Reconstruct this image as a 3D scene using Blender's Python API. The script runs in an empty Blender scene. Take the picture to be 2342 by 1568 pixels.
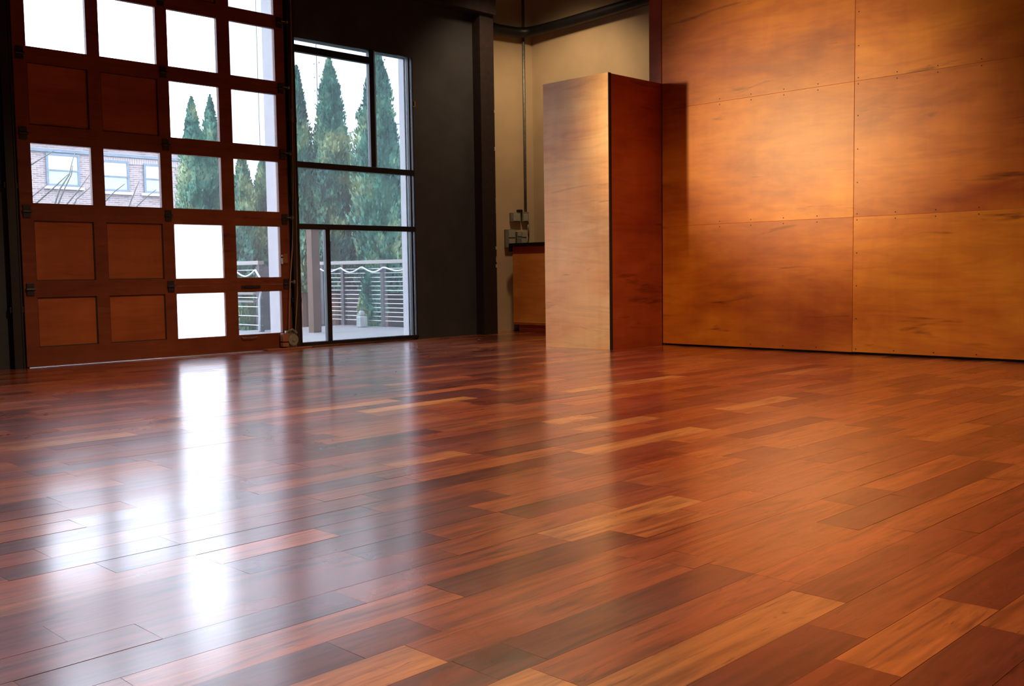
import bpy, bmesh, math, random
from mathutils import Vector, Matrix, noise
C = bpy.context.scene
COL = C.collection
# ------------------------------------------------------------------ camera
cam_d = bpy.data.cameras.new('camera'); cam = bpy.data.objects.new('camera', cam_d); COL.objects.link(cam)
yaw, pitch, roll = 0.778753, -0.0700905, -0.0142062
F = Vector((math.cos(pitch)*math.cos(yaw), math.cos(pitch)*math.sin(yaw), math.sin(pitch)))
R0 = Vector((math.sin(yaw), -math.cos(yaw), 0)); U0 = R0.cross(F)
cr, sr = math.cos(roll), math.sin(roll)
R = R0*cr + U0*sr; U = U0*cr - R0*sr
m = Matrix((R, U, -F)).transposed().to_4x4(); m.translation = (0, 0, .8)
cam.matrix_world = m
cam_d.sensor_width = 36; cam_d.lens = 2314.35/2342*36; cam_d.clip_start = .05; cam_d.clip_end = 300
C.camera = cam
# ------------------------------------------------------------------ light
SKY = 6.5
w = bpy.data.worlds.new('overcast_sky'); C.world = w; w.use_nodes = True
w.node_tree.nodes['Background'].inputs[0].default_value = (.86, .97, 1.16, 1)
w.node_tree.nodes['Background'].inputs[1].default_value = SKY
C.view_settings.view_transform = 'Standard'; C.view_settings.look = 'None'
C.view_settings.exposure = 0; C.view_settings.gamma = 1; C.view_settings.use_curve_mapping = False

def lamp(name, kind, loc, target, power, col, **kw):
    d = bpy.data.lights.new(name, kind); o = bpy.data.objects.new(name, d); COL.objects.link(o)
    o.location = loc
    o.rotation_euler = (Vector(target)-Vector(loc)).to_track_quat('-Z', 'Y').to_euler()
    d.energy = power; d.color = col
    for k, v in kw.items(): setattr(d, k, v)
    return o
SPOT = (.9, 9.0, 2.95)
FILL_LAMPS = [((4.5, 4.6, 4.55), 1150, 132), ((1.0, 1.2, 4.55), 400, 112), ((8.7, 8.3, 4.55), 215, 118)]  # unseen fill lamps, added to brighten floor, tower and back walls
lamp('wall_spotlight', 'SPOT', SPOT, (8.82, 4.95, 2.2), 2900, (1, .70, .32), spot_size=math.radians(22.5), spot_blend=.85, shadow_soft_size=.22)

# ------------------------------------------------------------------ helpers
def empty(name, loc=(0, 0, 0)):
    o = bpy.data.objects.new(name, None); COL.objects.link(o); o.location = loc; o.empty_display_size = .1
    return o
def tag(o, label=None, cat=None, group=None, kind=None):
    if label: o['label'] = label
    if cat: o['category'] = cat
    if group: o['group'] = group
    if kind: o['kind'] = kind
    return o
class MB:
    def __init__(s): s.bm = bmesh.new()
    def box(s, a, b, rot=None):
        x0, y0, z0 = (min(a[i], b[i]) for i in range(3)); x1, y1, z1 = (max(a[i], b[i]) for i in range(3))
        v = [s.bm.verts.new(p) for p in ((x0,y0,z0),(x1,y0,z0),(x1,y1,z0),(x0,y1,z0),(x0,y0,z1),(x1,y0,z1),(x1,y1,z1),(x0,y1,z1))]
        for f in ((3,2,1,0),(4,5,6,7),(0,1,5,4),(1,2,6,5),(2,3,7,6),(3,0,4,7)): s.bm.faces.new([v[i] for i in f])
        if rot is not None:
            bmesh.ops.transform(s.bm, matrix=rot, verts=v)
        return s
    def prism(s, pts, z0, z1):
        a = [s.bm.verts.new((p[0], p[1], z0)) for p in pts]; b = [s.bm.verts.new((p[0], p[1], z1)) for p in pts]
        n = len(pts)
        s.bm.faces.new(a[::-1]); s.bm.faces.new(b)
        for i in range(n): s.bm.faces.new((a[i], a[(i+1) % n], b[(i+1) % n], b[i]))
        return s
    def tube(s, pts, r, n=10, cap=True):
        pts = [Vector(p) for p in pts]; rings = []
        rr = r if isinstance(r, (list, tuple)) else [r]*len(pts)
        up = Vector((0, 0, 1))
        for i, p in enumerate(pts):
            d = (pts[min(i+1, len(pts)-1)]-pts[max(i-1, 0)]).normalized()
            a = d.cross(up)
            if a.length < .05: a = d.cross(Vector((1, 0, 0)))
            a.normalize(); b = d.cross(a)
            rings.append([s.bm.verts.new(p+(a*math.cos(2*math.pi*k/n)+b*math.sin(2*math.pi*k/n))*rr[i]) for k in range(n)])
        for i in range(len(rings)-1):
            for k in range(n): s.bm.faces.new((rings[i][k], rings[i][(k+1) % n], rings[i+1][(k+1) % n], rings[i+1][k]))
        if cap: s.bm.faces.new(rings[0][::-1]); s.bm.faces.new(rings[-1])
        return s
    def build(s, name, mat, parent=None, bevel=0, smooth=False):
        bmesh.ops.recalc_face_normals(s.bm, faces=s.bm.faces[:])
        me = bpy.data.meshes.new(name); s.bm.to_mesh(me); s.bm.free()
        o = bpy.data.objects.new(name, me); COL.objects.link(o); me.materials.append(mat)
        if parent:
            o.parent = parent; o.location = -Vector(parent['_w']) if '_w' in parent else -parent.location
        if bevel:
            b = o.modifiers.new('bevel', 'BEVEL'); b.width = bevel; b.segments = 2; b.limit_method = 'ANGLE'
        if smooth:
            for p in me.polygons: p.use_smooth = True
        return o
# meshes are authored in world metres; build() shifts them below a parent sitting at its own base
def sub(mb, name, mat, part, thing, bevel=0, smooth=False):
    """a sub-part: child of a part mesh (the part already carries the offset of its thing)"""
    o = mb.build(name, mat, None, bevel, smooth); o.parent = part; return o

# ------------------------------------------------------------------ materials
def newmat(name):
    m = bpy.data.materials.new(name); m.use_nodes = True; nt = m.node_tree
    return m, nt, nt.nodes['Principled BSDF']
def N(nt, t, **kw):
    n = nt.nodes.new(t)
    for k, v in kw.items(): setattr(n, k, v)
    return n
def coords(nt, scale=(1, 1, 1), rot=(0, 0, 0), loc=(0, 0, 0)):
    tc = N(nt, 'ShaderNodeTexCoord'); mp = N(nt, 'ShaderNodeMapping')
    mp.inputs['Scale'].default_value = scale; mp.inputs['Rotation'].default_value = rot; mp.inputs['Location'].default_value = loc
    nt.links.new(tc.outputs['Object'], mp.inputs['Vector']); return mp.outputs['Vector']
def noise_n(nt, vec, scale, detail=4, rough=.55, dist=0):
    n = N(nt, 'ShaderNodeTexNoise'); n.inputs['Scale'].default_value = scale; n.inputs['Detail'].default_value = detail
    n.inputs['Roughness'].default_value = rough; n.inputs['Distortion'].default_value = dist
    nt.links.new(vec, n.inputs['Vector']); return n.outputs['Fac']
def ramp(nt, fac, stops):
    r = N(nt, 'ShaderNodeValToRGB'); e = r.color_ramp.elements
    while len(e) < len(stops): e.new(.5)
    for i, (p, c) in enumerate(stops): e[i].position = p; e[i].color = (*c, 1) if len(c) == 3 else c
    nt.links.new(fac, r.inputs['Fac']); return r.outputs['Color']
def mix(nt, a, b, fac, mode='MIX'):
    n = N(nt, 'ShaderNodeMix', data_type='RGBA', blend_type=mode)
    for i, v in ((0, fac), (6, a), (7, b)):
        if hasattr(v, 'is_linked') or hasattr(v, 'node'): nt.links.new(v, n.inputs[i])
        else: n.inputs[i].default_value = v if i == 0 else (*v, 1)
    return n.outputs[2]
def bump(nt, b, h, strength=.2, dist=.01):
    n = N(nt, 'ShaderNodeBump'); n.inputs['Strength'].default_value = strength; n.inputs['Distance'].default_value = dist
    nt.links.new(h, n.inputs['Height']); nt.links.new(n.outputs['Normal'], b.inputs['Normal'])
def plain(name, col, rough=.5, metal=0, var=.15, scale=6, spec=.5):
    m, nt, b = newmat(name); v = coords(nt)
    f = noise_n(nt, v, scale, 5)
    c = ramp(nt, f, [(.3, tuple(x*(1-var) for x in col)), (.7, tuple(min(1, x*(1+var)) for x in col))])
    nt.links.new(c, b.inputs['Base Color']); b.inputs['Roughness'].default_value = rough; b.inputs['Metallic'].default_value = metal
    b.inputs['Specular IOR Level'].default_value = spec
    return m
def plywood(name, base, dark, light, axis='Y', rough=.38, seed=0, coat=.30, spec=.2):
    """rotary-cut veneer: wide soft mottling, long horizontal streaks, small dark flecks"""
    m, nt, b = newmat(name)
    def sc(u, z): return (u*1.5, u, z) if axis == 'Y' else (u, u*1.5, z)
    a = noise_n(nt, coords(nt, sc(.6, 1.5), loc=(seed, seed*1.7, 0)), 1.3, 5, .58, .3)      # blotchy stain
    g = noise_n(nt, coords(nt, sc(.9, 7), loc=(0, seed, 3)), 1.5, 4, .55, 1.2)               # soft horizontal figure
    k = noise_n(nt, coords(nt, sc(.8, 6), loc=(seed, 2, seed)), 1.3, 4, .55, .6)             # dark flecks
    v = noise_n(nt, coords(nt, sc(5, .8), loc=(0, seed, 3)), 1.2, 3, .5, .8)                 # faint upright bands
    c = ramp(nt, a, [(.33, dark), (.50, base), (.64, light)])
    c = mix(nt, c, ramp(nt, g, [(.32, (.72, .60, .50)), (.56, (1.06, 1.06, 1.06))]), .45, 'MULTIPLY')
    c = mix(nt, c, ramp(nt, k, [(.27, (.25, .14, .14)), (.37, (1, 1, 1))]), .8, 'MULTIPLY')
    c = mix(nt, c, ramp(nt, v, [(.35, (.86, .82, .80)), (.6, (1.04, 1.04, 1.04))]), .4, 'MULTIPLY')
    nt.links.new(c, b.inputs['Base Color']); b.inputs['Roughness'].default_value = rough
    b.inputs['Coat Weight'].default_value = coat; b.inputs['Specular IOR Level'].default_value = spec; b.inputs['Coat Roughness'].default_value = .34
    bump(nt, b, a, .25, .012)
    return m
M = {}
M['ply_wall'] = plywood('stained_plywood', (.60, .172, .011), (.42, .088, .008), (.72, .25, .016))
M['ply_wall_b'] = plywood('stained_plywood_darker', (.54, .145, .010), (.36, .070, .008), (.66, .205, .015), seed=5)
M['ply_box'] = plywood('daylit_plywood', (.82, .43, .13), (.72, .32, .085), (.86, .52, .19), seed=11, rough=.30, coat=.6, spec=.3)  # tower's window-facing side: daylight put into a paler base colour
M['ply_box_side'] = plywood('dark_red_plywood', (.42, .078, .020), (.33, .050, .014), (.50, .105, .024), axis='X', seed=2)  # tower's other side: shade put into a darker red; plain red trim elsewhere
M['ply_edge'] = plain('dark_plywood_edge', (.02, .017, .015), .7)
M['cab'] = plywood('cabinet_wood', (.66, .25, .05), (.55, .18, .035), (.74, .32, .07), seed=7, rough=.45, coat=.1)
M['door_wood'] = plywood('door_wood', (.17, .042, .016), (.13, .030, .013), (.21, .055, .018), axis='X', seed=3, rough=.45, coat=.15)
M['door_panel'] = plywood('door_panel_wood', (.30, .080, .022), (.25, .060, .018), (.35, .095, .026), axis='X', seed=9, rough=.5, coat=.1)
M['black'] = plain('black_painted_steel', (.008, .008, .011), .45, var=.3)
M['mullion'] = plain('dark_bronze_frame', (.010, .012, .017), .35, .3, var=.2)
M['dark_wall'] = plain('charcoal_wall_paint', (.026, .029, .035), .8, var=.25, scale=3)
M['cream'] = plain('cream_wall_paint', (.50, .40, .25), .85, var=.1, scale=2)
M['pier'] = plain('dark_brown_brick', (.012, .005, .006), .8, var=.6, scale=14)
M['paint_chip'] = plain('old_white_paint', (.5, .42, .36), .8)
M['ceiling'] = plain('dark_ceiling', (.035, .028, .03), .9)
M['white_trim'] = plain('white_jamb_paint', (.27, .27, .29), .6, var=.06)
M['steel'] = plain('galvanised_steel', (.22, .24, .22), .45, .7, var=.25, scale=30)
M['boxgrey'] = plain('grey_electrical_box', (.22, .235, .20), .5, .3, var=.2, scale=30)
M['plate'] = plain('pale_cover_plate', (.36, .37, .33), .5, .1, var=.1, scale=30)
M['brass'] = plain('brass', (.5, .32, .12), .4, .6)
M['rope'] = plain('tan_cord', (.30, .17, .07), .8)
M['screw'] = plain('dark_screw', (.02, .016, .014), .5, .5)
M['subfloor'] = plain('subfloor', (.02, .01, .007), .9)
M['threshold'] = plain('threshold_aluminium', (.55, .55, .55), .35, .6)
M['wood_block'] = plain('reddish_wood_block', (.26, .09, .045), .6)

def glass(name, haze=.0, tint=(1, 1, 1)):
    m = bpy.data.materials.new(name); m.use_nodes = True; nt = m.node_tree; nt.nodes.clear()
    out = N(nt, 'ShaderNodeOutputMaterial'); tr = N(nt, 'ShaderNodeBsdfTransparent'); gl = N(nt, 'ShaderNodeBsdfGlossy')
    gl.inputs['Roughness'].default_value = .02; tr.inputs[0].default_value = (*tint, 1)
    fr = N(nt, 'ShaderNodeFresnel'); fr.inputs['IOR'].default_value = 1.45
    mx = N(nt, 'ShaderNodeMixShader'); nt.links.new(fr.outputs[0], mx.inputs[0]); nt.links.new(tr.outputs[0], mx.inputs[1]); nt.links.new(gl.outputs[0], mx.inputs[2])
    last = mx.outputs[0]
    if haze:
        tl = N(nt, 'ShaderNodeBsdfTranslucent'); tl.inputs[0].default_value = (.85, .95, 1, 1)
        m2 = N(nt, 'ShaderNodeMixShader'); m2.inputs[0].default_value = haze
        nt.links.new(last, m2.inputs[1]); nt.links.new(tl.outputs[0], m2.inputs[2]); last = m2.outputs[0]
    nt.links.new(last, out.inputs[0]); return m
M['glass'] = glass('window_glass', .022)
M['clear'] = glass('door_glass', .02)
def frosted():
    m = bpy.data.materials.new('frosted_white_acrylic'); m.use_nodes = True; nt = m.node_tree; nt.nodes.clear()
    out = N(nt, 'ShaderNodeOutputMaterial'); tr = N(nt, 'ShaderNodeBsdfTranslucent'); df = N(nt, 'ShaderNodeBsdfDiffuse')
    tr.inputs[0].default_value = (1, 1, 1, 1); df.inputs[0].default_value = (.8, .8, .8, 1)
    mx = N(nt, 'ShaderNodeMixShader'); mx.inputs[0].default_value = .08
    nt.links.new(tr.outputs[0], mx.inputs[1]); nt.links.new(df.outputs[0], mx.inputs[2]); nt.links.new(mx.outputs[0], out.inputs[0]); return m
M['frosted'] = frosted()

# ------------------------------------------------------------------ floor
random.seed(7)
def floor():
    m, nt, b = newmat('jatoba_floorboards')
    at = N(nt, 'ShaderNodeAttribute', attribute_name='pcol'); ao = N(nt, 'ShaderNodeAttribute', attribute_name='poff')
    tc = N(nt, 'ShaderNodeTexCoord'); ad = N(nt, 'ShaderNodeVectorMath', operation='ADD')
    nt.links.new(tc.outputs['Object'], ad.inputs[0]); nt.links.new(ao.outputs['Vector'], ad.inputs[1])
    def mapped(sc):
        mp = N(nt, 'ShaderNodeMapping'); mp.inputs['Scale'].default_value = sc; nt.links.new(ad.outputs[0], mp.inputs['Vector']); return mp.outputs['Vector']
    g1 = noise_n(nt, mapped((1.0, 9, 1)), 2.0, 4, .55, 1.3)      # cathedral figure
    g2 = noise_n(nt, mapped((2.5, 60, 1)), 2.0, 4, .6, .3)       # fine fibre
    g3 = noise_n(nt, mapped((1.6, 14, 1)), 2.0, 3, .6, 2.5)
    c = mix(nt, at.outputs['Color'], ramp(nt, g1, [(.30, (.40, .32, .32)), (.48, (.95, .95, .95)), (.68, (1.35, 1.4, 1.4))]), .95, 'MULTIPLY')
    c = mix(nt, c, ramp(nt, g2, [(.3, (.75, .68, .66)), (.65, (1.1, 1.1, 1.1))]), .7, 'MULTIPLY')
    c = mix(nt, c, ramp(nt, g3, [(.28, (.30, .24, .26)), (.40, (1, 1, 1))]), .8, 'MULTIPLY')
    nt.links.new(c, b.inputs['Base Color'])
    wear = noise_n(nt, coords(nt, (1, 1, 1)), 1.6, 4, .6, .4)
    rr = ramp(nt, wear, [(.3, (.25, .25, .25)), (.7, (.36, .36, .36))]); nt.links.new(rr, b.inputs['Roughness'])
    b.inputs['Specular IOR Level'].default_value = 1
    b.inputs['Coat Weight'].default_value = 1; b.inputs['Coat Roughness'].default_value = .185; b.inputs['Coat IOR'].default_value = 1.95
    und = noise_n(nt, coords(nt, (1.2, 3, 1)), 2.5, 2, .5)
    bump(nt, b, und, .12, .01)
    bm = bmesh.new(); lc = bm.faces.layers.float_vector.new('pcol'); lo = bm.faces.layers.float_vector.new('poff')
    W, y0 = .1425, 1.102
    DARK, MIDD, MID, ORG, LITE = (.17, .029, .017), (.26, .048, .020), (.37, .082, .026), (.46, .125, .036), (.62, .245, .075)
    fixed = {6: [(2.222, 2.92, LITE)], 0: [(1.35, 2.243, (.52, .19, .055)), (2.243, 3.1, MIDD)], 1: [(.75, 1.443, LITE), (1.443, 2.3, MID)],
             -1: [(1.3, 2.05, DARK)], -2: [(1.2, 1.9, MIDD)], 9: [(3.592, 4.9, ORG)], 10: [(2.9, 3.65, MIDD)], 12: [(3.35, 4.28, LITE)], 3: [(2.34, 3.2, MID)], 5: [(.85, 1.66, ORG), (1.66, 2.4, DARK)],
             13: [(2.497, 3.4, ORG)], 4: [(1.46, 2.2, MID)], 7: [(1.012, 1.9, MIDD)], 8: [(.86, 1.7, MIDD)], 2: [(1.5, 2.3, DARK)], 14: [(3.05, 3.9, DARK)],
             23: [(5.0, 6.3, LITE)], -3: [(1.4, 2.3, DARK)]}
    g = .0005
    x_min, x_max = -2.6, 10.4
    for k in range(-28, 61):
        ya, yb = y0+k*W, y0+(k+1)*W
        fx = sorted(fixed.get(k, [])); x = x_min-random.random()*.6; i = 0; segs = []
        while x < x_max:
            if i < len(fx):
                if fx[i][0]-x < .28:
                    if fx[i][0]-x > .02 : segs.append((x, fx[i][0], None))
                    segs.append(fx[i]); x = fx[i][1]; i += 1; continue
                L = min(random.uniform(.28, .95), fx[i][0]-x)
            else: L = random.uniform(.28, .95)
            segs.append((x, x+L, None)); x += L
        for xa, xb, c in segs:
            if c is None:
                r = random.random()
                c = DARK if r < .24 else MIDD if r < .52 else MID if r < .80 else ORG if r < .965 else LITE
                j = random.uniform(.85, 1.15); c = (c[0]*j, c[1]*j*random.uniform(.95, 1.08), c[2]*j)
            t1, t2 = random.uniform(-.0004, .0004), random.uniform(-.0002, .0002)
            v = [bm.verts.new((max(x_min, xa)+g, ya+g, -.0006-t1-t2)), bm.verts.new((min(xb, x_max)-g, ya+g, -.0006-t1+t2)),
                 bm.verts.new((min(xb, x_max)-g, yb-g, -.0006+t1+t2)), bm.verts.new((max(x_min, xa)+g, yb-g, -.0006+t1-t2))]
            lowv = [bm.verts.new((p.co.x, p.co.y, -.006)) for p in v]
            f = [bm.faces.new(v)] + [bm.faces.new((lowv[q], lowv[(q+1) % 4], v[(q+1) % 4], v[q])) for q in range(4)]
            off = Vector((random.uniform(0, 50), random.uniform(0, 50), random.uniform(0, 50)))
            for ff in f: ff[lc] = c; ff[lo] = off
    me = bpy.data.meshes.new('floor'); bm.to_mesh(me); bm.free(); me.materials.append(m)
    o = bpy.data.objects.new('floor', me); COL.objects.link(o)
    tag(o, 'glossy reddish hardwood strip floor with mixed light and dark boards', kind='structure')
    s = MB().box((-2.6, -2.9, -.25), (10.5, 9.8, -.007)).build('subfloor', M['subfloor'], o)
    return o
floor()

# ------------------------------------------------------------------ room shell
H = 5.2
def struct(name, mb, mat, label=None):
    o = mb.build(name, mat); tag(o, label, kind='structure'); return o
# door wall with three openings (unseen left door, seen door, glazed window)
mb = MB()
Y0, Y1 = 9.50, 9.62
DX0, DX1, DZ = 3.42, 6.14, 4.16
SH = 3.36
mb.box((-2.6, Y0, 0), (DX0-SH, Y1, H)); mb.box((DX1-SH, Y0, 0), (DX0, Y1, DZ)); mb.box((DX0-SH, Y0, DZ), (DX1, Y1, H))
mb.box((DX1, Y0, 0), (6.29, Y1, H)); mb.box((6.29, Y0, 3.37), (7.95, Y1, H)); mb.box((7.95, Y0, 0), (9.22, Y1, H))
struct('wall_left', mb, M['dark_wall'], 'charcoal painted wall holding the glazed door and the tall window')
P1, P2 = Vector((9.60, 9.82)), Vector((10.15, 9.56)); fu = (P2-P1).normalized(); fn = Vector((fu.y, -fu.x))
a = P1-fu*.45
struct('wall_corner', MB().prism([a, P2, P2-fn*.12, a-fn*.12], 0, H), M['cream'], 'cream angled wall facet carrying the conduit, beyond the dark pier')
struct('wall_return', MB().box((9.19, 9.62, 0), (9.22, 10.1, H)), M['dark_wall'])
struct('wall_shade_block', MB().box((-2.72, 9.0, H+.13), (10.27, 9.62, 13)), M['dark_wall'])  # unseen block added above the room to shade the trees outside
struct('wall_back', MB().box((10.15, -2.9, 0), (10.27, 9.60, H)), M['cream'], 'cream back wall seen above the plywood tower')
struct('wall_near', MB().box((-2.72, -2.9, 0), (-2.6, 9.62, H)), M['dark_wall'])
struct('wall_side', MB().box((-2.6, -3.02, 0), (10.27, -2.9, H)), M['dark_wall'])
struct('ceiling', MB().box((-2.72, -3.02, H), (10.27, 9.95, H+.12)), M['ceiling'])
pier = MB().box((8.985, 9.36, 0), (9.225, 9.50, H)).build('wall_pier', M['pier']); tag(pier, 'dark brown brick pier between charcoal wall and cream wall', kind='structure')
for (z0, z1, dx) in ((1.09, 1.13, .018), (.93, 1.0, .014), (.86, .90, .02), (2.83, 2.87, .01), (2.35, 2.4, .012), (1.55, 1.75, .006)):
    c = MB().box((9.225-dx, 9.352, z0), (9.229, 9.361, z1)); o = c.build('paint_chip', M['paint_chip'], pier, .002); o['label'] = 'pale chip of old paint'
# beam under the ceiling over the window
struct('trim_1', MB().box((6.3, 9.30, 4.05), (9.22, 9.50, 4.35)), M['pier'], 'dark brown beam above the tall window')
# exterior white jambs
struct('trim_2', MB().box((6.115, 9.50, 0), (6.14, 9.80, DZ)), M['white_trim'], 'white exterior jamb seen through the rightmost door panes')
struct('trim_3', MB().box((7.95, 9.56, 0), (7.985, 9.72, 3.4)), M['white_trim'], 'white exterior jamb at the right edge of the tall window')
mb = MB().box((3.40, 9.505, 0.0), (6.13, 9.60, .005)).box((6.29, 9.50, 0), (7.95, 9.66, .018))
struct('trim_4', mb, M['threshold'], 'pale metal threshold under the door and window')

# ------------------------------------------------------------------ sectional garage door
XS = [(3.50, 4.04), (4.16, 4.72), (4.84, 5.375), (5.52, 6.05)]
ZB = [.008, .705, 1.40, 2.09, 2.79, 3.48, 4.20]
ZP = [(.18, .63), (.78, 1.32), (1.477, 2.01), (2.17, 2.72), (2.86, 3.41), (3.55, 4.08)]
kindmap = {0: 'wwfg', 1: 'wwfg', 2: 'gggg', 3: 'wwgg', 4: 'gggg', 5: 'wwwg'}
def garage_door(name, xo, pattern, detailed, label):
    d = empty(name, (3.38+xo, 9.48, 0)); tag(d, label, kind='structure')
    ya, yb = 9.455, 9.50
    for r in range(6):
        z0, z1 = ZB[r]+.0003, ZB[r+1]-.0003; pz0, pz1 = ZP[r]
        xa, xb = 3.385+xo, 6.165+xo
        mb = MB(); mb.box((xa, ya, z0), (xb, yb, pz0)); mb.box((xa, ya, pz1), (xb, yb, z1))
        edges = [xa]+[q+xo for p in XS for q in p]+[xb]
        for i in range(0, len(edges), 2): mb.box((edges[i], ya, pz0), (edges[i+1], yb, pz1))
        fr = mb.build('door_section', M['door_wood'], d)
        for i, (p, q) in enumerate(XS):
            p += xo; q += xo; k = pattern[r][i]
            if k == 'w':
                b = MB().box((p-.004, ya+.018, pz0-.004), (q+.004, yb-.01, pz1+.004))
                o = sub(b, 'wood_panel', M['door_panel'], fr, d)
                b = MB(); t = .007                                   # shadow-line moulding
                b.box((p, ya+.008, pz0), (p+t, ya+.02, pz1)); b.box((q-t, ya+.008, pz0), (q, ya+.02, pz1)); b.box((p, ya+.008, pz0), (q, ya+.02, pz0+t)); b.box((p, ya+.008, pz1-t), (q, ya+.02, pz1))
                sub(b, 'panel_moulding', M['ply_edge'], fr, d)
            else:
                b = MB().box((p-.002, ya+.028, pz0-.002), (q+.002, ya+.032, pz1+.002))
                o = sub(b, 'frosted_pane' if k == 'f' else 'pane', M['frosted'] if k == 'f' else M['clear'], fr, d)
                if k == 'f': o['label'] = 'opaque glowing white pane'
        if detailed and r < 5:
            zc = ZB[r+1]
            for X in (3.44, 4.78, 6.11):
                b = MB(); b.box((X-.033, 9.442, zc-.055), (X+.033, 9.4545, zc+.055)); b.tube([(X-.04, 9.438, zc), (X+.04, 9.438, zc)], .012, 8)
                sub(b, 'hinge', M['black'], fr, d, .002)
            if True:
                b = MB(); b.tube([(6.13, 9.44, zc+.02), (6.215, 9.44, zc+.02)], .008, 8); b.tube([(6.185, 9.44, zc+.02), (6.205, 9.44, zc+.02)], .024, 12)
                sub(b, 'roller', M['steel'], fr, d)
        if detailed and r == 0:
            b = MB(); b.tube([(5.545, 9.455, .158), (5.545, 9.43, .155), (5.56, 9.425, .150), (5.70, 9.425, .150), (5.715, 9.43, .155), (5.715, 9.455, .158)], .005, 8)
            o = sub(b, 'lift_handle', M['steel'], fr, d); o['label'] = 'thin metal lift handle'
            b = MB().box((5.56, 9.452, .66), (5.79, 9.456, .695)); b.box((5.60, 9.44, .668), (5.75, 9.456, .688))
            sub(b, 'finger_pull', M['black'], fr, d, .002)
        if detailed and r == 1:
            b = MB().box((6.055, 9.435, .92), (6.07, 9.455, .985)); b.box((6.055, 9.435, 1.0), (6.068, 9.455, 1.02)); o = sub(b, 'latch', M['plate'], fr, d, .002); o['label'] = 'pale metal latch'
            b = MB().box((6.072, 9.44, .93), (6.13, 9.4545, 1.03)); sub(b, 'latch_plate', M['wood_block'], fr, d, .002)
    return d
garage_door('door_1', 0, kindmap, True, 'wooden sectional garage door with a grid of glass panes and wood panels')
garage_door('door_2', -SH, {0: 'wwww', 1: 'wwgg', 2: 'gggg', 3: 'wwww', 4: 'gggg', 5: 'wwww'}, False, 'second glazed sectional garage door left of the frame')

def track(x, label):
    b = MB(); b.box((x-.03, 9.43, 0), (x+.03, 9.50, H-.1)); b.box((x-.045, 9.425, 0), (x-.03, 9.45, H-.1)); b.box((x+.03, 9.425, 0), (x+.045, 9.45, H-.1))
    e = empty('door_track', (x, 9.46, 0)); tag(e, label, 'door track')
    b.build('rail', M['black'], e, .002)
    for z in (.5, 1.6, 2.45, 3.5):
        MB().box((x-.06, 9.44, z), (x+.06, 9.4995, z+.05)).build('bracket', M['black'], e, .002)
    return e
t = track(6.235, 'black vertical steel door track between the garage door and the tall window')
MB().box((6.205, 9.415, 2.44), (6.245, 9.43, 2.58)).build('joint_plate', M['steel'], t, .002)
track(3.315, 'black vertical steel door track left of the garage door')
# pulley block with cords at the foot of the track
e = empty('pulley_block', (6.12, 9.40, 0)); tag(e, 'small wood and grey metal pulley block at the foot of the door track', 'pulley')
MB().box((5.99, 9.36, .085), (6.065, 9.42, .175)).box((5.99, 9.36, .03), (6.065, 9.42, .075)).build('wood_cheek', M['wood_block'], e, .006)
b = MB(); b.tube([(6.12, 9.355, .10), (6.12, 9.40, .10)], .062, 20); b.tube([(6.12, 9.345, .10), (6.12, 9.355, .10)], .02, 12); b.build('wheel', M['boxgrey'], e, .004, False)
b = MB(); b.box((6.055, 9.40, 0), (6.19, 9.43, .20)); b.tube([(6.05, 9.38, .19), (6.12, 9.38, .215), (6.18, 9.38, .17)], .012, 8); b.build('bracket', M['steel'], e, .003)
o = MB().box((5.80, 9.36, 0), (6.36, 9.45, .018)).build('wood_strip', M['wood_block'], None, .004); tag(o, 'thin reddish wood strip on the floor under the pulley block', 'wood strip')
b = MB(); b.tube([(6.075, 9.37, .19), (6.11, 9.38, .70), (6.16, 9.39, 1.10), (6.195, 9.40, 1.7), (6.235, 9.41, 3.1), (6.24, 9.41, 4.9)], .0065, 7)
o = b.build('pull_cord', M['rope'], None, 0, True); tag(o, 'tan cord rising leftmost from the pulley block along the track', 'cord')
b = MB(); b.tube([(6.15, 9.37, .19), (6.175, 9.38, .34), (6.21, 9.395, .60), (6.225, 9.40, 1.4), (6.25, 9.41, 4.9)], .005, 7)
o = b.build('pull_cord', M['rope'], None, 0, True); tag(o, 'thinner cord rising from the right side of the pulley block', 'cord')

# ------------------------------------------------------------------ tall window
wn = empty('window_1', (6.29, 9.56, 0)); tag(wn, 'tall dark-framed storefront window with six unequal panes', kind='structure')
fy0, fy1 = 9.46, 9.52
def bar(n, x0, z0, x1, z1, dy=0): MB().box((x0, fy0-dy, z0), (x1, fy1, z1)).build(n, M['mullion'], wn, .003)
bar('window_frame', 6.255, 0, 6.295, 3.37, .0); bar('mullion', 7.31, 2.03, 7.378, 3.37); bar('mullion', 6.645, .05, 6.705, 1.30)
bar('mullion', 7.888, .05, 7.915, 3.37); bar('mullion', 7.945, 0, 7.958, 3.37)
bar('transom', 6.29, 3.215, 7.31, 3.29); bar('transom', 6.29, 1.97, 7.95, 2.035, .01); bar('transom', 6.29, 1.30, 7.95, 1.36, .012)
bar('sill', 6.29, .018, 7.95, .055, .03)
b = MB().box((7.384, fy0-.004, 2.04), (7.392, fy0+.01, 3.37)).build('glazing_bead', M['threshold'], wn)
panes = [(6.29, .055, 6.645, 1.30), (6.705, .055, 7.888, 1.30), (6.29, 1.36, 7.888, 1.97), (6.29, 2.035, 7.31, 3.215), (6.29, 3.29, 7.31, 3.37), (7.378, 2.035, 7.888, 3.37), (7.915, .055, 7.945, 3.37)]
for x0, z0, x1, z1 in panes: MB().box((x0, 9.488, z0), (x1, 9.494, z1)).build('pane', M['glass'], wn)
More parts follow.
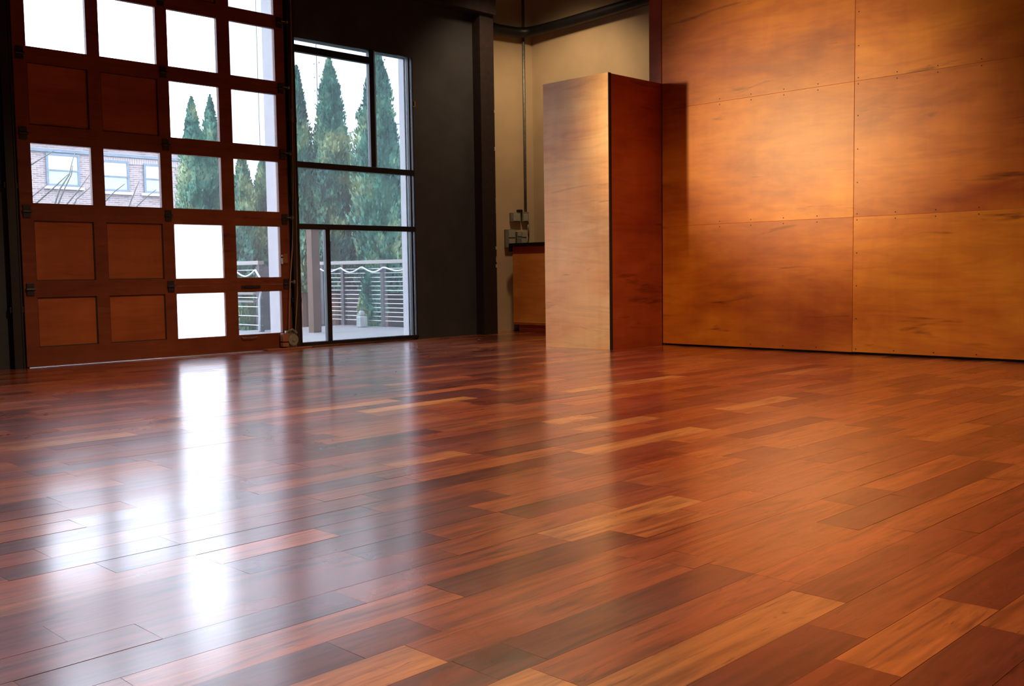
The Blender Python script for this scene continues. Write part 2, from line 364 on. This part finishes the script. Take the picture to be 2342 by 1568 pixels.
o = MB().box((7.99, 9.475, 2.80), (8.005, 9.50, 2.86)).box((7.975, 9.48, 2.79), (8.0, 9.495, 2.805)).build('wall_hook', M['brass'], None, .002); tag(o, 'tiny brass hook on the charcoal wall beside the tall window', 'hook')

# ------------------------------------------------------------------ plywood wall
pw = empty('wall_right', (8.82, 6.44, 0)); tag(pw, 'orange stained plywood sheet wall with seams and dark screws', kind='structure')
MB().box((8.86, -2.9, .0), (8.95, 6.40, H)).build('stud_wall', M['ply_edge'], pw)
cols = [(6.434, 4.302), (4.296, 2.155), (2.15, .01), (.005, -2.9)]
rows = [(.018, 1.2546), (1.2552, 2.4747), (2.4753, 3.695), (3.697, 4.916), (4.918, H)]
for ci, (ya, yb) in enumerate(cols):
    for ri, (za, zb) in enumerate(rows):
        dx = .006 if ci == 1 else .0
        za2 = za+.0 if ri or ci != 1 else za+.004
        pn = MB().box((8.82-dx, yb, za2), (8.858, ya, zb)).build('plywood_panel', M['ply_wall'] if (ci+ri) % 2 else M['ply_wall_b'], pw, .0015)
        if ci > 1 or ri > 2: continue
        xs = 8.82-dx
        def screw(y, z):
            b = MB(); b.tube([(xs-.0012, y, z), (xs+.004, y, z)], .0058, 8); sub(b, 'screw', M['screw'], pn, pw)
        nY = [5.727, 5.368, 5.011, 4.66] if ci == 0 else [4.262, 3.905, 3.55, 3.19]
        for y in nY:
            if ri > 0: screw(y, za+.027)
            elif y < 5.6: screw(y, za+.03)
            if ri < 2: screw(y, zb-.028)
        if ci == 1:
            for z in (za+.31, za+.61, za+.91): screw(4.262, z)
o = MB().box((8.865, 6.475, .0), (8.95, 6.635, H)).build('wall_post', M['ply_box_side'], None, .002); tag(o, 'narrow reddish plywood post beyond the end of the plywood wall', kind='structure')

# ------------------------------------------------------------------ plywood tower
e = empty('plywood_tower', (8.37, 6.87, 0)); tag(e, 'tall narrow freestanding plywood box standing against the end of the plywood wall', 'plywood box')
MB().box((7.932, 6.443, 0), (7.949, 7.318, 2.756)).build('front_panel', M['ply_box'], e)
o = MB().box((7.932, 6.436, 0), (7.974, 6.443, 2.756)).build('panel_edge', M['ply_edge'], e); o['label'] = 'dark raw plywood edge'
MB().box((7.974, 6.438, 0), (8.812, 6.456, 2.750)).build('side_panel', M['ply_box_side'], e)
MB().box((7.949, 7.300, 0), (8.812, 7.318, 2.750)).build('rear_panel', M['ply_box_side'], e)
MB().box((7.949, 6.456, 2.730), (8.812, 7.300, 2.750)).build('top_panel', M['ply_box'], e)

# ------------------------------------------------------------------ low cabinet, counter
e = empty('low_cabinet', (9.9, 8.4, 0)); tag(e, 'low orange-brown wooden cabinet against the back wall behind the plywood tower', 'cabinet')
MB().box((9.685, 7.3, .10), (10.14, 9.515, 1.14)).build('body', M['cab'], e, .003)
MB().box((9.74, 7.32, 0), (10.1, 9.47, .10)).build('toe_kick', M['ply_box_side'], e)
for a, b2 in ((7.31, 8.40), (8.41, 9.505)):
    MB().box((9.667, a, 1.045), (9.685, b2, 1.13)).build('drawer_front', M['ply_box_side'], e, .002)
    MB().box((9.667, a, .125), (9.685, b2, 1.035)).build('cabinet_door', M['cab'], e, .002)
e = empty('countertop', (9.9, 8.4, 1.14)); tag(e, 'thin black countertop on the low cabinet', 'countertop')
MB().box((9.64, 7.28, 1.142), (10.148, 9.55, 1.18)).build('slab', M['black'], e, .003)
MB().box((9.64, 9.518, 1.07), (9.75, 9.55, 1.1415)).build('drop_edge', M['black'], e)

# ------------------------------------------------------------------ conduit, boxes and black pipe in the corner
def fp(u, z, off): q = P1+fu*u+fn*off; return Vector((q.x, q.y, z))
if fn.dot(-P1) < 0: fn = -fn
def facet_box(u0, u1, z0, z1, d0, d1):
    rot = Matrix((Vector((fu.x, fu.y, 0)), Vector((fn.x, fn.y, 0)), Vector((0, 0, 1)))).transposed().to_4x4(); rot.translation = (P1.x, P1.y, 0)
    return MB().box((u0, d0, z0), (u1, d1, z1), rot)
def ebox(u0, u1, z0, z1, covers, label, mat='boxgrey'):
    q = fp((u0+u1)/2, z0, 0); e = empty('electrical_box', q); tag(e, label, 'electrical box')
    facet_box(u0, u1, z0, z1, .001, .06).build('body', M[mat], e, .004)
    for c in covers: facet_box(*c, .0605, .068).build('cover_plate', M['plate'], e, .003)
ebox(.25, .395, 1.475, 1.60, [(.285, .385, 1.485, 1.59)], 'small grey electrical box at the upper left of the conduit cluster')
ebox(.415, .51, 1.475, 1.61, [(.43, .50, 1.487, 1.585)], 'small grey electrical box directly under the vertical conduit')
ebox(.17, .315, 1.13, 1.375, [(.215, .305, 1.265, 1.36), (.215, .305, 1.15, 1.245)], 'largest grey electrical box with two cover plates, lowest left of the cluster')
ebox(.335, .475, 1.15, 1.345, [(.345, .40, 1.28, 1.335), (.41, .47, 1.27, 1.34), (.40, .465, 1.17, 1.25)], 'grey outlet box with small round plugs, right of the largest box', 'boxgrey')
b = facet_box(.345, .42, 1.605, 1.64, .02, .07).build('plug', M['black'], None, .004); tag(b, 'small dark blue-black plug on top of the upper left electrical box', 'plug')
b = MB(); b.tube([fp(.475, 1.615, .03), fp(.475, 2.6, .03), fp(.475, 5.15, .03)], .020, 12)
o = b.build('conduit', M['steel'], None, 0, True); tag(o, 'vertical grey steel conduit running up the angled cream wall', 'conduit')
b = MB(); b.tube([fp(.51, 1.47, .03), fp(.515, 1.33, .03), fp(.512, 1.22, .03), fp(.485, 1.14, .035), fp(.43, 1.105, .04), fp(.36, 1.10, .04), fp(.30, 1.12, .035)], .012, 8)
o = b.build('flexible_conduit', M['steel'], None, 0, True); tag(o, 'curved flexible conduit looping from the upper boxes round to the lower boxes', 'conduit')
b = MB(); b.tube([(9.30, 9.72, 4.05), (9.42, 9.73, 4.03), tuple(fp(.1, 4.0, .12)), tuple(fp(.35, 3.98, .12)), (9.97, 9.50, 3.985), (10.02, 9.38, 3.99), (10.04, 9.0, 4.0), (10.05, 7.0, 4.07), (10.05, 4, 4.15)], .068, 14)
o = b.build('black_pipe', M['black'], None, 0, True); tag(o, 'thick black pipe running round the corner high on the cream walls', 'pipe')

# ------------------------------------------------------------------ added fill lamps and the wall spotlight (outside the frame)
def fixture(loc, power, cone, i, aim):
    e = empty('added_fill_lamp', loc); tag(e, ['unseen added fill lamp over the middle of the floor', 'unseen added fill lamp near the camera', 'unseen added fill lamp near the plywood tower'][i], 'lamp')
    x, y, z = loc
    MB().tube([(x, y, z+.12), (x, y, H)], .008, 8).build('cord', M['black'], e)
    b = MB(); b.tube([(x, y, z+.13), (x, y, z+.08), (x, y, z)], [.03, .10, .20], 24, cap=False); b.build('shade', M['black'], e)
    lamp('fill_light', 'SPOT', (x, y, z+.02), aim, power, (1, .66, .38), spot_size=math.radians(cone), spot_blend=.8, shadow_soft_size=.15)
for i, (l, p, cn) in enumerate(FILL_LAMPS): fixture(l, p, cn, i, (l[0], l[1], 0) if i < 2 else (9.75, 8.9, 1.3))
e = empty('track_spotlight', SPOT); tag(e, 'black spotlight on a rod aimed at the plywood wall', 'lamp')
d = (Vector((8.82, 5, 2.05))-Vector(SPOT)).normalized(); s = Vector(SPOT)
b = MB(); b.tube([s-d*.22, s-d*.2, s-d*.02], [.03, .07, .085], 18, cap=False); b.build('housing', M['black'], e)
MB().tube([s-d*.2+Vector((0, 0, .03)), (s.x-d.x*.2, s.y-d.y*.2, H)], .012, 8).build('rod', M['black'], e)

# ------------------------------------------------------------------ outside: deck
def deckmat():
    m, nt, b = newmat('weathered_deck_boards'); v = coords(nt)
    wv = N(nt, 'ShaderNodeTexWave', bands_direction='Y'); wv.inputs['Scale'].default_value = 1.15; wv.inputs['Distortion'].default_value = 0
    nt.links.new(v, wv.inputs['Vector'])
    c = ramp(nt, wv.outputs['Fac'], [(.0, (.06, .06, .07)), (.06, (.20, .20, .215))])
    f = noise_n(nt, coords(nt, (1, 12, 1)), 2, 5)
    c = mix(nt, c, ramp(nt, f, [(.3, (.75, .75, .75)), (.7, (1.1, 1.1, 1.1))]), .7, 'MULTIPLY')
    nt.links.new(c, b.inputs['Base Color']); b.inputs['Roughness'].default_value = .45
    return m
b = MB().box((-3, 9.62, -.20), (9.72, 13.35, -.012)).box((-3, 13.35, -.20), (7.9, 16.0, -.012)); struct('ground_deck', b, deckmat(), 'pale weathered timber deck outside the window')
M['soil'] = plain('dark_garden_soil', (.05, .055, .05), .95, var=.4, scale=2)
struct('ground_garden', MB().box((-40, 9.7, -1.0), (60, 60, -.9)), M['soil'], 'dark ground of the garden below the deck')
M['rail'] = plain('pale_rail_paint', (.19, .18, .165), .5, var=.08); M['cable'] = plain('steel_cable', (.50, .52, .55), .4, .2); M['lights'] = plain('white_cable', (.50, .56, .60), .5)
M['post'] = plain('weathered_grey_post', (.05, .05, .055), .7, var=.3)
def railing(x, ya, yb, posts, label, n=11):
    e = empty('cable_railing', (x, ya, 0)); tag(e, label, 'railing', 'cable railings')
    MB().box((x-.05, ya, .955), (x+.05, yb, 1.01)).build('top_rail', M['rail'], e, .004)
    for y in posts: MB().box((x-.03, y-.035, -.012), (x+.03, y+.035, .955)).build('post', M['post'], e, .003)
    for k in range(n):
        z = .08+k*.80/(n-1); MB().tube([(x, ya, z), (x, yb, z)], .006, 6).build('cable', M['cable'], e)
    return e
railing(9.66, 11.0, 13.9, (11.05, 12.28, 13.3, 13.85), 'pale-topped cable railing at the deck edge behind the tall window', 13)
railing(7.86, 12.80, 16.0, (12.84, 14.3, 15.9), 'pale-topped cable railing seen through the rightmost garage door panes', 7)
def wavy(x, ya, yb, z, amp, label, r=.012):
    pts = []; n = 60
    for i in range(n+1):
        y = ya+(yb-ya)*i/n; pts.append((x-.05, y, z-amp*abs(math.sin((y-ya)*math.pi/.55))+.012*math.sin(y*9)))
    o = MB().tube(pts, r, 6).build('string_light_cable', M['lights'], None, 0, True); tag(o, label, 'cable')
wavy(9.66, 11.1, 13.9, .90, .06, 'white wavy cable hung below the top rail behind the tall window')
wavy(7.86, 12.9, 15.9, .87, .07, 'white drooping cable hung on the railing outside the garage door', .012)
o = MB().tube([(7.80, 12.86, .88), (7.78, 12.72, .78), (7.77, 12.66, .62), (7.79, 12.76, .45), (7.80, 12.78, .2), (7.80, 12.80, .0)], .014, 7).build('hanging_cable', M['lights'], None, 0, True); tag(o, 'white cable hanging down the railing post outside the garage door', 'cable')
o = MB().box((8.14, 11.93, -.012), (8.27, 12.06, 1.45)).build('timber_post', plain('brown_timber', (.065, .026, .009), .7), None, .004); tag(o, 'square brown timber post standing on the deck behind the narrow lower pane', 'post')
o = MB().box((8.05, 13.2, -.012), (8.5, 13.27, .93)).build('grey_screen', M['post'], None, .004); tag(o, 'grey timber screen panel standing on the deck behind the timber post', 'screen')
# folded lounge frame on the deck beyond the second railing
e = empty('garden_lounger', (8.35, 15.1, -.9)); tag(e, 'pale and dark tubular garden lounger beyond the railing outside the garage door', 'lounger')
MB().tube([(8.6, 13.9, .68), (8.45, 14.9, .66), (8.4, 15.15, .36)], .022, 8).build('dark_frame', M['post'], e, 0, True)
MB().box((8.38, 13.9, .50), (8.72, 15.0, .53)).box((8.38, 13.9, .38), (8.72, 15.0, .41)).build('seat', M['rail'], e, .003)
for y in (14.0, 14.9): MB().tube([(8.5, y, -.9), (8.5, y, .66)], .02, 8).build('leg', M['post'], e)
o = MB().box((9.32, 12.42, -.012), (9.46, 12.54, .16)).box((9.35, 12.45, .16), (9.43, 12.52, .24)).build('plant_pot', plain('pale_pot', (.22, .25, .25), .6), None, .02); tag(o, 'small pale pot on the deck by the railing behind the tall window', 'pot')

# ------------------------------------------------------------------ outside: fence, cladding, brick building
def fencemat():
    m, nt, b = newmat('reddish_fence_boards'); v = coords(nt, (7, 7, .3))
    f = noise_n(nt, v, 1, 4); c = ramp(nt, f, [(.35, (.012, .012, .018)), (.65, (.035, .02, .02))])
    nt.links.new(c, b.inputs['Base Color']); b.inputs['Roughness'].default_value = .8; return m
fm = fencemat()
e = empty('garden_fence', (11.5, 14, -.9)); tag(e, 'dark reddish-brown board fence behind the cypress trees', 'fence')
MB().box((11.5, 10.5, -.9), (11.55, 19.0, 1.0)).build('side_boards', fm, e); MB().box((4.5, 19.0, -.9), (11.55, 19.05, .9)).build('rear_boards', fm, e)
def clad():
    m, nt, b = newmat('white_panel_cladding'); v = coords(nt)
    f = noise_n(nt, v, .8, 4); c = ramp(nt, f, [(.3, (.42, .44, .46)), (.7, (.48, .49, .51))])
    nt.links.new(c, b.inputs['Base Color']); b.inputs['Roughness'].default_value = .5; return m
e = empty('clad_building', (12.6, 14, -.9)); tag(e, 'pale panel-clad building wall rising behind the cypress trees', 'building')
MB().box((12.6, 9.7, -.9), (12.8, 22.2, 9.5)).build('cladding', clad(), e)
b = MB()
for y in (11.4, 13.6, 15.9, 18.1, 20.4): b.box((12.594, y-.008, -.9), (12.601, y+.008, 9.5))
for z in (1.4, 3.68): b.box((12.594, 9.7, z-.007), (12.601, 22.2, z+.007))
b.build('panel_joints', M['post'], e)
b = MB()
for y in (13.6, 15.9, 18.1):
    for s_ in (-.09, .09):
        for k in range(22): z = .2+k*.28; b.box((12.592, y+s_-.012, z-.012), (12.6, y+s_+.012, z+.012))
o = b.build('rivets', M['post'], e); o['kind'] = 'stuff'

def brickmat():
    m, nt, b = newmat('pale_brick'); tc = N(nt, 'ShaderNodeTexCoord'); sx = N(nt, 'ShaderNodeSeparateXYZ'); cx = N(nt, 'ShaderNodeCombineXYZ')
    nt.links.new(tc.outputs['Object'], sx.inputs[0]); nt.links.new(sx.outputs['X'], cx.inputs[0]); nt.links.new(sx.outputs['Z'], cx.inputs[1])
    br = N(nt, 'ShaderNodeTexBrick'); nt.links.new(cx.outputs[0], br.inputs['Vector'])
    br.inputs['Color1'].default_value = (.13, .085, .085, 1); br.inputs['Color2'].default_value = (.22, .165, .165, 1); br.inputs['Mortar'].default_value = (.30, .28, .29, 1)
    br.inputs['Scale'].default_value = 1; br.inputs['Brick Width'].default_value = .26; br.inputs['Row Height'].default_value = .08; br.inputs['Mortar Size'].default_value = .013; br.inputs['Mortar Smooth'].default_value = .34
    br.inputs['Bias'].default_value = .25
    nt.links.new(br.outputs['Color'], b.inputs['Base Color']); b.inputs['Roughness'].default_value = .85; return m
e = empty('brick_building', (15, 40, -1)); tag(e, 'pale brick building with sash windows seen through the left door panes', 'building')
bmat = brickmat(); M['bframe'] = plain('grey_blue_window_frame', (.10, .13, .165), .6); M['bsill'] = plain('white_stone_sill', (.5, .5, .5), .6); M['bpane'] = plain('bright_window_blind', (.40, .42, .42), .4, var=.05)
M['bpane2'] = plain('pale_green_glass_pane', (.24, .31, .30), .2, var=.1)
MB().box((8, 40, -1), (27, 46, 6.0)).build('wall', bmat, e)
MB().box((7.9, 39.9, 5.62), (27.1, 40, 5.74)).build('cornice', M['bframe'], e)
MB().box((7.9, 39.85, 6.0), (27.1, 46.1, 6.12)).build('coping', M['bsill'], e)
sold = MB().box((17.3, 39.97, 5.36), (21, 40, 5.6))
m, nt, bb = newmat('soldier_course'); v = coords(nt); wv = N(nt, 'ShaderNodeTexWave', bands_direction='X'); wv.inputs['Scale'].default_value = 3.2; nt.links.new(v, wv.inputs['Vector'])
nt.links.new(ramp(nt, wv.outputs['Fac'], [(.2, (.17, .12, .12)), (.6, (.28, .25, .25))]), bb.inputs['Base Color'])
sold.build('soldier_course', m, e)
for x0, x1, z0, z1 in ((15.42, 16.52, 4.42, 5.50), (17.30, 18.50, 4.32, 5.38), (19.30, 19.95, 4.32, 5.34), (12.2, 13.4, 4.42, 5.5)):
    b = MB(); t = .09; ym = 39.93
    b.box((x0-t, ym, z0-t), (x0, 40, z1+t)); b.box((x1, ym, z0-t), (x1+t, 40, z1+t)); b.box((x0, ym, z1), (x1, 40, z1+t)); b.box((x0, ym, z0-t), (x1, 40, z0)); zm = (z0+z1)/2-.02; b.box((x0, ym, zm-.03), (x1, 40, zm+.03))
    wf = b.build('building_window', M['bframe'], e)
    sub(MB().box((x0, 39.96, zm), (x1, 39.99, z1)), 'upper_pane', M['bpane'], wf, e); sub(MB().box((x0, 39.96, z0), (x1, 39.99, zm)), 'lower_pane', M['bpane2'], wf, e)
    sub(MB().box((x0-.2, 39.84, z0-.2), (x1+.2, 40, z0-.1)), 'window_sill', M['bsill'], wf, e)

# ------------------------------------------------------------------ outside: bare tree
def baretree():
    e = empty('bare_tree', (8.9, 22, -.9)); tag(e, 'leafless tree with thin bare branches in front of the brick building', 'tree')
    bark = plain('pale_grey_bark', (.11, .11, .095), .9)
    MB().tube([(8.9, 22, -.9), (8.85, 22, .3), (8.7, 22, 1.3)], [.16, .13, .09], 10).build('trunk', bark, e, 0, True)
    L = [[(8.7,22,1.2),(8.43,21.9,1.87),(8.52,21.85,2.33),(8.62,21.8,2.66),(8.84,21.8,2.99),(8.94,21.9,3.23),(9.07,22,3.51)],[(8.7,22,1.25),(8.59,22.1,1.87),(8.68,22.1,2.34),(8.83,22.05,2.71),(8.96,22,3.0),(9.0,22,3.2)],
     [(8.7,22,1.3),(7.99,22.2,2.04),(8.27,22.2,2.37),(8.65,22.2,2.72),(8.84,22.2,2.9),(8.99,22.2,3.04)],[(8.7,22,1.2),(8.45,22,1.87),(8.81,22,2.34),(9.1,22,2.68),(9.35,22,3.02)],[(8.43,21.9,1.87),(7.7,22,2.8),(8.04,22,3.09),(8.36,22,3.31),(8.61,22,3.48)],
     [(8.7,22,1.3),(8.01,22,2.4),(8.24,22,2.59),(8.47,22,2.79)],[(8.7,22,1.25),(8.80,22,2.0),(9.05,22,2.49),(9.39,22,2.79)]]
    Rr = [[(8.7,22,1.3),(9.6,22.2,1.6),(10.2,22.2,2.1),(10.32,22.2,2.45),(10.45,22.2,2.74),(10.56,22.2,2.97)],[(8.75,22,1.2),(9.7,22.1,1.5),(10.24,22.1,2.01),(10.44,22.1,2.4),(10.67,22.1,2.61),(10.91,22.1,2.79)],[(8.75,22,1.25),(9.3,22,2.0),(9.67,22,2.47),(9.89,22,2.69),(10.13,22,2.87)]]
    for p in L+Rr:
        n = len(p); MB().tube(p, [.027*(1-.7*i/(n-1)) for i in range(n)], 6).build('branch', bark, e, 0, True)
baretree()

# ------------------------------------------------------------------ outside: cypress trees
def leafmat():
    m, nt, b = newmat('cypress_foliage'); v = coords(nt)
    f = noise_n(nt, v, 1.7, 6, .66); g = noise_n(nt, v, 18, 3, .6)
    c = ramp(nt, f, [(.38, (.022, .085, .072)), (.50, (.06, .19, .13)), (.64, (.26, .34, .18))])
    c = mix(nt, c, ramp(nt, g, [(.3, (.55, .6, .7)), (.7, (1.35, 1.3, 1.2))]), .8, 'MULTIPLY')
    nt.links.new(c, b.inputs['Base Color']); b.inputs['Roughness'].default_value = .75; b.inputs['Specular IOR Level'].default_value = .25; return m
M['leaf'] = leafmat(); M['bark'] = plain('brown_bark', (.14, .07, .05), .9, var=.3)
def cypress(x, y, h, r, seed, label, zbase=-.9, zfol=-.3, n=7000):
    rnd = random.Random(seed); e = empty('cypress_tree', (x, y, zbase)); tag(e, label, 'tree', 'cypress trees outside')
    def prof(t, a):   # t 0 bottom .. 1 tip
        base = r*(min(1, .62+t*1.6))*(1-t**2.3)**.85 if t < 1 else 0
        nz = noise.noise(Vector((math.cos(a)*1.3+seed*3.1, math.sin(a)*1.3, t*5)))
        n2 = noise.noise(Vector((math.cos(a)*3.2+seed, math.sin(a)*3.2, t*17)))
        return max(.0, base*(1+.32*nz+.28*n2))
    H_ = h-zfol
    bm = bmesh.new(); rings = []; na, nr = 32, 60
    for i in range(nr+1):
        t = i/nr*.995
        rings.append([bm.verts.new((x+math.cos(2*math.pi*k/na)*prof(t, 2*math.pi*k/na)*.84, y+math.sin(2*math.pi*k/na)*prof(t, 2*math.pi*k/na)*.86, zfol+t*H_)) for k in range(na)])
    for i in range(nr):
        for k in range(na): bm.faces.new((rings[i][k], rings[i][(k+1) % na], rings[i+1][(k+1) % na], rings[i+1][k]))
    bm.faces.new(rings[0][::-1]); bm.faces.new(rings[-1])
    for _ in range(n):
        t = rnd.random()**1.15; a = rnd.uniform(0, 2*math.pi); rr = prof(t, a)*rnd.uniform(.80, 1.08)
        p = Vector((x+math.cos(a)*rr, y+math.sin(a)*rr, zfol+t*H_))
        out = Vector((math.cos(a), math.sin(a), 0)); s = rnd.uniform(.035, .085)*(.6+.4*(1-t))
        d = (Vector((0, 0, 1))*rnd.uniform(.7, 1.2)+out*rnd.uniform(.0, .75)+Vector((rnd.uniform(-.3, .3), rnd.uniform(-.3, .3), 0))).normalized()
        sd = d.cross(Vector((rnd.uniform(-1, 1), rnd.uniform(-1, 1), rnd.uniform(-.3, .3)))).normalized()*s*.38
        v0, v1, v2, v3 = bm.verts.new(p-d*s*.3), bm.verts.new(p+d*s*.3+sd), bm.verts.new(p+d*s*1.2), bm.verts.new(p+d*s*.3-sd)
        bm.faces.new((v0, v1, v2, v3))
    me = bpy.data.meshes.new('foliage'); bm.to_mesh(me); bm.free(); me.materials.append(M['leaf'])
    o = bpy.data.objects.new('foliage', me); COL.objects.link(o); o.parent = e; o.location = (-x, -y, -zbase)
    MB().tube([(x, y, zbase), (x, y, zfol+.6)], .09, 10).build('trunk', M['bark'], e)
cypress(9.99, 14.95, 4.35, .30, 1, 'cypress cut off by the left edge of the tall window', zfol=.5, n=6000)
cypress(10.42, 14.60, 4.50, .43, 2, 'tall pointed cypress in the middle of the tall window', zfol=.5, n=9000)
cypress(10.62, 13.62, 3.9, .27, 3, 'slim cypress just left of the upper window mullion', zfol=.5, n=5000)
cypress(10.12, 12.90, 4.30, .47, 4, 'cypress behind the right-hand window panes, nearest the railing', zfol=.5, n=9000)
cypress(9.78, 12.70, 1.35, .21, 12, 'low bushy cypress growing through the railing behind the window', zfol=-.2, n=2500)
cypress(11.0, 14.48, 2.95, .42, 5, 'broad lower cypress between the two tallest ones', zfol=.5, n=7000)
cypress(9.45, 17.62, 4.12, .44, 6, 'leftmost pointed cypress, seen through the third column of door panes', n=7000)
cypress(10.16, 18.2, 4.30, .40, 7, 'cypress half hidden by the mullion right of the leftmost one', n=7000)
cypress(10.08, 16.97, 3.10, .42, 8, 'shorter cypress in the left part of the rightmost door panes', n=6000)
cypress(10.75, 17.3, 3.15, .42, 9, 'shorter cypress beside the white jamb in the rightmost door panes', n=6000)
def shrub(x, y, z, r, n, label, seed):
    rnd = random.Random(seed); bm = bmesh.new()
    for _ in range(n):
        d = Vector((rnd.gauss(0, 1), rnd.gauss(0, 1), rnd.gauss(0, 1))).normalized(); p = Vector((x, y, z))+Vector((d.x*r, d.y*r, d.z*r*1.1))*rnd.random()**.4
        u = Vector((rnd.gauss(0, 1), rnd.gauss(0, 1), rnd.gauss(0, .6))).normalized()*.05; s = u.cross(Vector((rnd.gauss(0, 1), rnd.gauss(0, 1), rnd.gauss(0, 1)))).normalized()*.018
        bm.faces.new([bm.verts.new(q) for q in (p-u, p+s, p+u, p-s)])
    for k in range(5):
        q = Vector((x+rnd.uniform(-.5, .5)*r, y+rnd.uniform(-.5, .5)*r, z+rnd.uniform(0, .5)*r))
        v = [bm.verts.new(Vector((x, y, -.9))+o_) for o_ in (Vector((.012, 0, 0)), Vector((-.006, .01, 0)), Vector((-.006, -.01, 0)))]; tp = bm.verts.new(q)
        for i in range(3): bm.faces.new((v[i], v[(i+1) % 3], tp))
    me = bpy.data.meshes.new('shrub'); bm.to_mesh(me); bm.free(); me.materials.append(M['shrub'])
    o = bpy.data.objects.new('leafy_shrub', me); COL.objects.link(o); tag(o, label, 'shrub')
M['shrub'] = plain('yellow_green_leaves', (.16, .24, .11), .6, var=.5, scale=12)
shrub(8.30, 15.75, .50, .42, 900, 'yellow-green leafy shrub behind the railing outside the garage door', 3)
